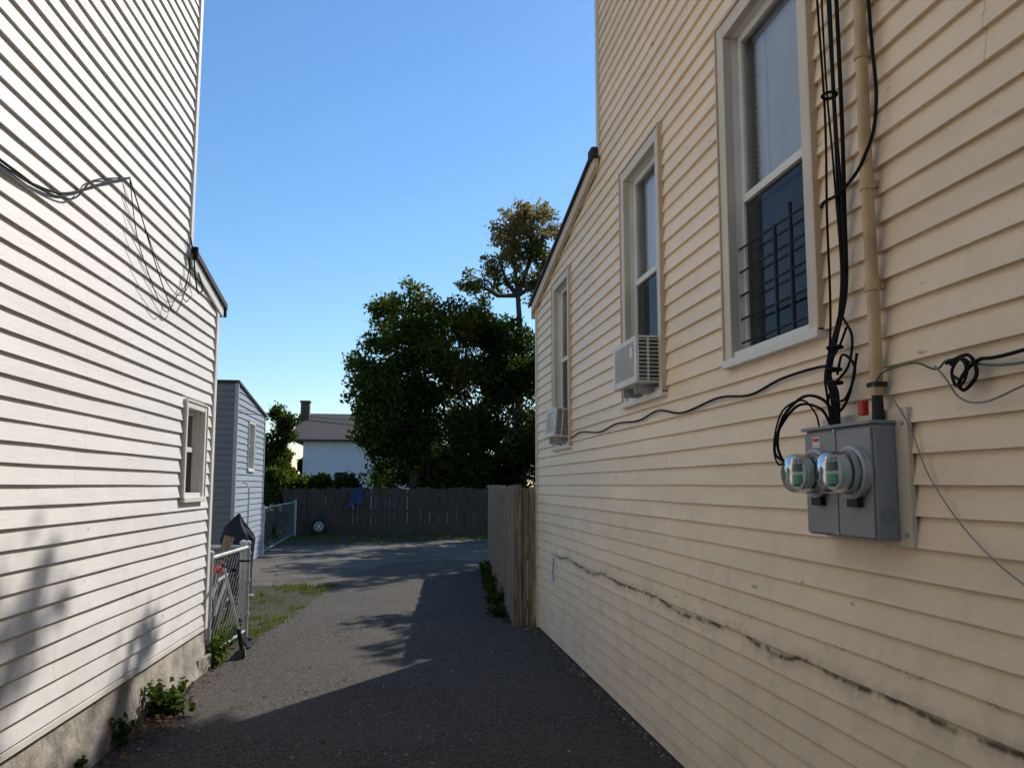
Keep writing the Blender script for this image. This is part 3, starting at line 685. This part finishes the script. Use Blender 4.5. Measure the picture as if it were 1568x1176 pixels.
b.tube([(-.2, .34, .86), (0, .35, .84), (.2, .34, .86)], .012, 8); b.tube([(0, .35, .72), (0, .35, .84)], .013, 8); b.tube([(-.03, .02, .28), (.03, .02, .28)], .07, 16)
obj('bars_and_crank', b, M['blackmetal'], bk, smooth=True)
b = B(); b.box(-.06, .06, -.26, -.02, .78, .83); obj('saddle', b, M['red'], bk, bevel=.02)
sl = empty('leaning_scrap_lumber')
b = B()
for (x, y, a1, a2, Lh, w) in ((-1.95, 8.45, .25, -.1, 1.1, .05), (-1.85, 8.5, -.2, .12, .95, .04), (-2.1, 8.55, .05, -.2, 1.2, .06)):
    b.box(-w, w, -.01, .01, 0, Lh, Matrix.Translation((x, y, 0)) @ Matrix.Rotation(a1, 4, 'Y') @ Matrix.Rotation(a2, 4, 'X'))
obj('boards', b, M['wood'], sl)

# ------------------------------------------------------------------ covered grill + thin pole
cg = empty('covered_grill', (-2.12, 11.2, 0))
b = B(); k = 20; prof = [(1.2, .012, .04), (1.12, .06, .02), (1.03, .13, 0), (.94, .18, .02), (.86, .2, .03), (.5, .19, .01), (.12, .2, 0)]
gg = random.Random(6)
for i, (z, r, dx) in enumerate(prof):
    for j in range(k):
        t = 2*math.pi*j/k; rr = r*(1+.12*math.sin(5*t+i*.4)+gg.uniform(-.03, .03))
        b.v.append((dx+rr*1.1*math.cos(t), rr*.8*math.sin(t), z+gg.uniform(-.012, .012)))
for i in range(len(prof)-1):
    for j in range(k): b.f.append((i*k+j, i*k+(j+1) % k, (i+1)*k+(j+1) % k, (i+1)*k+j))
b.f.append(tuple(range(k)))
obj('cloth_cover', b, M['navy'], cg)
b = B()
for x in (-.15, .15):
    for y in (-.1, .1): b.tube([(x, y, 0), (x, y, .3)], .015, 8)
obj('legs', b, M['blackmetal'], cg)
ps = empty('garden_pole', (-2.03, 11.6, 0))
b = B(); b.tube([(0, 0, 0), (0, 0, 1.55)], .012, 8); b.tube([(0, 0, 1.55), (-.03, 0, 1.62), (-.09, 0, 1.63)], .01, 8); b.tube([(0, 0, 0), (0, 0, .05)], .12, 16); obj('pole', b, M['metal'], ps)

# ------------------------------------------------------------------ grey building behind
gb = empty('grey_siding_house')
def smaxG(z): return 18.2 if z < 3.15 else 18.2+(15-18.2)*(z-3.15)/.36
wg = (16.2, 16.9, 1.9, 2.9)
siding('side_siding', -2.9, 1, 15, smaxG, 3.5, [wg], M['sunside'], gb, seed=12, co=.12)
window('window', gb, -2.9, 1, *wg, trim='whitetrim', tw=.06)
siding('front_siding', 15.0, -1, -7.5, lambda z: -2.9, 3.5, [], M['shadeside'], gb, seed=14, co=.12, axis='x')
b = B(); slab(b, -7.6, -2.85, (14.94, 3.5), (18.35, 3.13), .05); obj('roof', b, M['roof'], gb)
b = B(); b.box(-2.93, -2.865, 14.965, 15.03, 0, 3.5); b.box(-2.93, -2.87, 18.16, 18.22, 0, 3.15); b.box(-7.5, -2.93, 18.17, 18.2, 0, 3.1); b.box(-7.55, -7.5, 15, 18.2, 0, 3.1); obj('corner_posts', b, M['sunside'], gb)

fh = empty('white_gabled_house')
b = B(); b.box(-5.0, 2.5, 45, 51, 0, 4.2); obj('walls', b, M['offwall'], fh)
b = B()
b.v = [(-5.6, 44.6, 4.15), (2.9, 44.6, 4.15), (2.9, 48, 5.9), (-5.6, 48, 5.9), (-5.6, 51.4, 4.15), (2.9, 51.4, 4.15), (-5.6, 44.6, 4.05), (2.9, 44.6, 4.05), (2.9, 51.4, 4.05), (-5.6, 51.4, 4.05)]
b.f = [(0, 1, 2, 3), (3, 2, 5, 4), (6, 9, 8, 7), (0, 6, 7, 1), (0, 3, 4, 9, 6), (1, 7, 8, 5, 2), (4, 5, 8, 9)]
obj('roof', b, M['brownroof'], fh)
b = B(); b.box(-5.45, -4.95, 47.2, 47.8, 4.5, 6.5); b.box(-5.5, -4.9, 47.15, 47.85, 6.5, 6.6); obj('chimney', b, M['brick'], fh)
b = B()
for x in (-3.2, -1.0): b.box(x, x+.7, 44.97, 45.02, 1.2, 2.3)
obj('windows', b, M['blackmetal'], fh)

t = empty('spare_tire', (-2.25, 25.2, .3))
b = B(); b.torus((0, 0, 0), (0, 1, .1), .22, .08, 28, 10); obj('tire', b, M['rubber'], t, smooth=True)
b = B(); b.torus((0, -.03, 0), (0, 1, .1), .14, .02, 24, 6)
for k in range(6): q = k*math.pi/3; b.tube([(0, -.04, 0), (.14*math.cos(q), -.04, .14*math.sin(q))], .022, 6)
obj('wheel_rim', b, M['acwhite'], t)
bt = empty('blue_tarp', (-1.3, 25.5, 0))
b = B(); gg = random.Random(3); nx, nz = 7, 7
for j in range(nz):
    for i in range(nx): b.v.append((.055*i+.03*math.sin(j)+.03*j*(i/6-.5), -.06-.03*math.sin(i*1.7)-.01*j, 1.42-.08*j-.1*abs(i-3)/3*(j > 0)+.02*i))
for j in range(nz-1):
    for i in range(nx-1): b.f.append((j*nx+i, j*nx+i+1, (j+1)*nx+i+1, (j+1)*nx+i))
obj('cloth', b, M['bluetarp'], bt, smooth=True)
wr = empty('overhead_wire'); cable('wire', [(-2.88, 15.1, 2.95), (0, 16.2, 2.76), (3, 17.5, 2.74), (6.5, 19, 2.95)], .008, M['black'], wr)
cable('wire_b', [(-2.88, 15.1, 3.0), (0, 16.2, 2.86), (3, 17.5, 2.86), (6.5, 19, 3.1)], .004, M['black'], wr)

# ------------------------------------------------------------------ trees
tree('maple_tree', (.8, 28.6), 5.2, .22, [
    (1.0, 28.6, 7.0, 1.8, 1.7, 2.1, 48, 260, .58),
    (.1, 28.4, 5.7, 1.95, 1.6, 2.0, 36, 260, .62),
    (-.55, 28.0, 4.3, 1.15, 1.5, 2.1, 36, 260, .56),
    (2.7, 29.0, 6.4, 1.6, 1.6, 2.4, 42, 250, .58, 'leaf_mix'),
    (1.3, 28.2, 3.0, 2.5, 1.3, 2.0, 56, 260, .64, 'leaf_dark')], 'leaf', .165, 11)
tree('oak_tree', (5.0, 30.2), 9.2, .24, [
    (5.5, 30, 11.9, 1.6, 1.2, 1.1, 36, 100, .42, 'leaf_aut'),
    (4.6, 30, 11.3, 1.1, 1.0, 1.0, 18, 90, .38, 'leaf_aut'),
    (6.0, 30, 10.0, 1.6, 1.4, 1.3, 24, 120, .45, 'leaf_mix'),
    (3.5, 29.6, 9.5, 1.0, .8, .7, 15, 70, .34, 'leaf_mix'),
    (4.2, 29.6, 10.3, .9, .8, .7, 11, 70, .34, 'leaf_aut'),
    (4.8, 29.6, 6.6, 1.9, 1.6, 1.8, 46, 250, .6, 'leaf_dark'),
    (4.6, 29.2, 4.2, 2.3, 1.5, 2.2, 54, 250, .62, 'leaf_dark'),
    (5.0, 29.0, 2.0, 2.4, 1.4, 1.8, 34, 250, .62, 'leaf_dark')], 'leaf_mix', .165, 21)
tree('cedar_tree', (-4.7, 33), 3.2, .12, [(-4.7, 33, 3.9, .6, .6, 1.2, 16, 220, .38), (-4.9, 33, 2.2, .9, .9, 1.4, 22, 220, .45)], 'leaf_dark', .14, 31)
tree('ash_tree', (7.0, 15.0), 6.2, .2, [
    (5.9, 13.0, 8.5, 1.1, 1.5, 1.3, 18, 110, .38),
    (6.6, 15.8, 7.2, 1.2, 1.4, 1.0, 9, 110, .42),
    (7.6, 13.2, 8.9, 1.1, 1.3, 1.1, 11, 110, .4)], 'leaf', .18, 41)
tree('sycamore_tree', (8.6, 25.0), 7.5, .25, [
    (7.9, 25.2, 9.4, 1.8, 1.8, 2.0, 18, 70, .6), (9.5, 26, 11, 2.0, 2.0, 2.0, 14, 70, .6), (7.4, 26.6, 7.2, 1.6, 1.6, 1.8, 14, 70, .55)], 'leaf', .32, 51)
tree('linden_tree', (10.5, 29), 8, .25, [
    (9.4, 29, 10.5, 2.4, 2.2, 2.6, 20, 80, .7), (11.5, 30, 11.5, 2.2, 2.2, 2.6, 16, 80, .7)], 'leaf', .32, 61)
def mass(name, boxes, n, size, mat, seed):
    g = np.random.default_rng(seed); cs = []
    for (x0, x1, y0, y1, h) in boxes:
        m_ = n
        nb = max(6, int((x1-x0)*2.6)); bx = g.uniform(x0, x1, nb); by = g.uniform(y0, y1, nb); bz = g.uniform(.25, .95, nb)*h; br = g.uniform(.35, .7, nb)*min(1.2, h*.4)
        i = g.integers(0, nb, m_); q = g.normal(size=(m_, 3)); q /= np.linalg.norm(q, axis=1)[:, None]; q *= (g.uniform(0, 1, m_)**.4*br[i])[:, None]
        c = np.stack([bx[i], by[i], bz[i]], 1)+q+g.normal(size=(m_, 3))*.07; c = c[c[:, 2] > .02]; cs.append(c)
    return leaf_cloud(name, np.concatenate(cs), size, M[mat], None, seed=seed)
mass('hedge', [(-6.5, -3.4, 26.2, 28.5, 2.3), (-3.6, -.6, 26.4, 28.5, 1.85), (-.3, 6.5, 29.5, 32, 3.2), (.2, 6.5, 30.5, 33, 4.6)], 8000, .18, 'leaf_dark', 3)
mass('hedge', [(5, 13, 26.2, 29, 4.5)], 7000, .22, 'leaf_dark', 4)
mass('shrub', [(-3.9, -3.1, 20, 25, 1.5)], 4000, .1, 'leaf_dark', 6)
mass('distant_trees', [(-40, -6.5, 58, 66, 4.2), (3.5, 40, 52, 62, 7)], 9000, .9, 'leaf_dark', 5)

def blades(name, areas, n, h, mat, seed):
    g = np.random.default_rng(seed); b = B()
    for (x0, x1, y0, y1, fn) in areas:
        nt_ = n//9
        tx = g.uniform(x0, x1, nt_); ty = g.uniform(y0, y1, nt_)
        for cx, cy in zip(tx, ty):
            if fn and not fn(cx, cy): continue
            k = g.integers(4, 14); hs = h*g.uniform(.4, 1.3)
            for _ in range(k):
                x = cx+g.normal()*.035; y = cy+g.normal()*.035; a = g.uniform(0, 6.28); w = .004+h*.02; hh = hs*g.uniform(.5, 1.2); lx = g.normal()*hh*.45; ly = g.normal()*hh*.45
                nv = len(b.v); dx, dy = math.cos(a)*w, math.sin(a)*w
                b.v += [(x-dx, y-dy, 0), (x+dx, y+dy, 0), (x+lx*.4+dx*.7, y+ly*.4+dy*.7, hh*.6), (x+lx*.4-dx*.7, y+ly*.4-dy*.7, hh*.6), (x+lx, y+ly, hh)]
                b.f += [(nv, nv+1, nv+2, nv+3), (nv+3, nv+2, nv+4)]
    return obj(name, b, mat)
def edge_x(y):
    P_ = [(7.2, -1.48), (8.3, -1.38), (10, -1.2), (12.2, -.95), (14, -.75)]
    return np.interp(y, [p[0] for p in P_], [p[1] for p in P_])
def patchy(x, y, k=1.0):
    v = math.sin(x*2.3*k+1.3)*math.cos(y*1.7*k)+.6*math.sin(x*5.1*k+y*3.7*k)
    return v > -.1 or rnd.random() < .12
blades('grass', [(-3.4, -.8, 7.3, 12.9, lambda x, y: x < edge_x(y)+.05 and patchy(x, y) and (x > -2.0 or rnd.random() < .5))], 13000, .065, M['grass'], 1)
blades('grass', [(-7, 9, 21.2, 25.4, lambda x, y: patchy(x, y, .7) and y > 21.8+math.sin(x*1.3)*.7)], 13000, .09, M['grass'], 2)
blades('grass', [(-6, .8, 13, 21, lambda x, y: patchy(x, y, .9) and rnd.random() < .3 and (x < -1.2 or y > 17))], 6000, .06, M['grass'], 3)

def weed(name, loc, r, h, n, mat='weed', size=.05, seed=1):
    g = np.random.default_rng(seed); e = empty(name, loc); b = B(); cs = []
    for k in range(max(4, n//28)):
        a = g.uniform(0, 6.28); rr = r*g.uniform(.2, 1); tip = (rr*math.cos(a), rr*math.sin(a), h*g.uniform(.4, 1)); m0 = (tip[0]*.3, tip[1]*.3, tip[2]*.6)
        b.tube([(0, 0, 0), m0, tip], [.004, .003, .0015], 4)
        m_ = 28; t_ = g.uniform(.25, 1, m_)
        c = np.outer(t_, tip)+g.normal(size=(m_, 3))*r*.16; c[:, 2] = np.abs(c[:, 2])+.01; cs.append(c)
    obj('stems', b, M['weed'], e); leaf_cloud('leaves', np.concatenate(cs), size, M[mat], e, flat=.35, aspect=.7, seed=seed)
    return e
weed('weed_plant', (-1.52, 5.85, 0), .17, .2, 420, size=.055, seed=1)
weed('weed_plant', (-1.62, 5.2, 0), .1, .2, 160, size=.04, seed=2)
weed('weed_plant', (-1.68, 4.7, 0), .08, .12, 100, size=.04, seed=3)
weed('weed_plant', (-1.60, 6.5, 0), .08, .1, 100, size=.035, seed=13)
weed('weed_plant', (-1.55, 7.4, 0), .2, .25, 420, size=.055, seed=4)
weed('weed_plant', (-1.62, 8.2, 0), .2, .25, 340, size=.05, seed=5)
weed('weed_plant', (-1.68, 7.8, 0), .2, .3, 340, size=.05, seed=6)
for i, (x, y, h) in enumerate(((1.34, 9.5, .12), (1.38, 10.4, .2), (1.44, 11.2, .3), (1.48, 11.9, .25), (1.54, 12.7, .4), (1.64, 13.6, .3))):
    weed('weed_plant', (x, y, 0), .15, h, 220, 'leaf', size=.06, seed=20+i)

g = np.random.default_rng(8)
def scat(n, fx, fy): return np.stack([fx(n), fy(n), g.uniform(.012, .022, n)], 1)
c = np.concatenate([
    scat(260, lambda n: g.uniform(-1.65, 1.65, n), lambda n: g.uniform(2.5, 14, n)),
    scat(120, lambda n: 1.62-np.abs(g.normal(size=n))*.06, lambda n: g.uniform(3.5, 8.6, n)),
    scat(200, lambda n: -1.62+np.abs(g.normal(size=n))*.09, lambda n: g.uniform(4, 7, n)),
    scat(170, lambda n: -1.53+g.normal(size=n)*.09, lambda n: 5.55+g.normal(size=n)*.14),
    scat(900, lambda n: g.uniform(-5, 5, n), lambda n: g.uniform(14, 25, n))])
c[580:750, 2] += g.uniform(0, .04, 170)
leaf_cloud('fallen_leaves', c, .032, M['dead'], None, flat=.93, aspect=.7, seed=9)
b = B(); gr = random.Random(2)
for i in range(600):
    x = gr.choice([gr.uniform(-1.7, 1.65), 1.64-abs(gr.gauss(0, .05)), -1.6+abs(gr.gauss(0, .12))]); y = gr.uniform(3, 9); s = gr.uniform(.002, .007)
    b.box(-s, s, -s*.8, s*.8, -s*.5, s*.6, Matrix.Translation((x, y, .01)) @ Matrix.Rotation(gr.uniform(0, 3), 4, 'Z') @ Matrix.Rotation(gr.uniform(-.4, .4), 4, 'X'))
obj('gravel_grit', b, M['concrete'])

# ------------------------------------------------------------------ light, world, camera
el, az = R(38), math.atan2(.64, .77)
S = Vector((math.sin(az)*math.cos(el), math.cos(az)*math.cos(el), math.sin(el)))
sun = bpy.data.lights.new('sun', 'SUN'); sun.energy = 5.0; sun.angle = R(.5); sun.color = (1, .95, .87)
so = bpy.data.objects.new('sun', sun); so.rotation_euler = S.to_track_quat('Z', 'Y').to_euler(); COL.objects.link(so)
w = bpy.data.worlds.new('World'); scene.world = w; w.use_nodes = True; nt = w.node_tree
bg = nt.nodes.get('Background') or nt.nodes.new('ShaderNodeBackground')
sk = nt.nodes.new('ShaderNodeTexSky'); sk.sky_type = 'NISHITA'; sk.sun_disc = False
sk.sun_elevation = el; sk.sun_rotation = az; sk.air_density = 1.35; sk.dust_density = 0.1; sk.ozone_density = 6.0
hs = nt.nodes.new('ShaderNodeHueSaturation'); hs.inputs['Saturation'].default_value = 1.1
nt.links.new(sk.outputs[0], hs.inputs['Color']); nt.links.new(hs.outputs[0], bg.inputs[0]); bg.inputs[1].default_value = .15
cam = bpy.data.cameras.new('camera'); co = bpy.data.objects.new('camera', cam); COL.objects.link(co)
cam.sensor_width = 36; cam.lens = 27.09; cam.shift_y = .021; cam.clip_start = .05; cam.clip_end = 2000
co.location = (0, 0, 1.6); co.rotation_euler = (R(95.86), 0, R(-8.82))
scene.camera = co
scene.view_settings.view_transform = 'Standard'; scene.view_settings.look = 'None'; scene.view_settings.exposure = 0
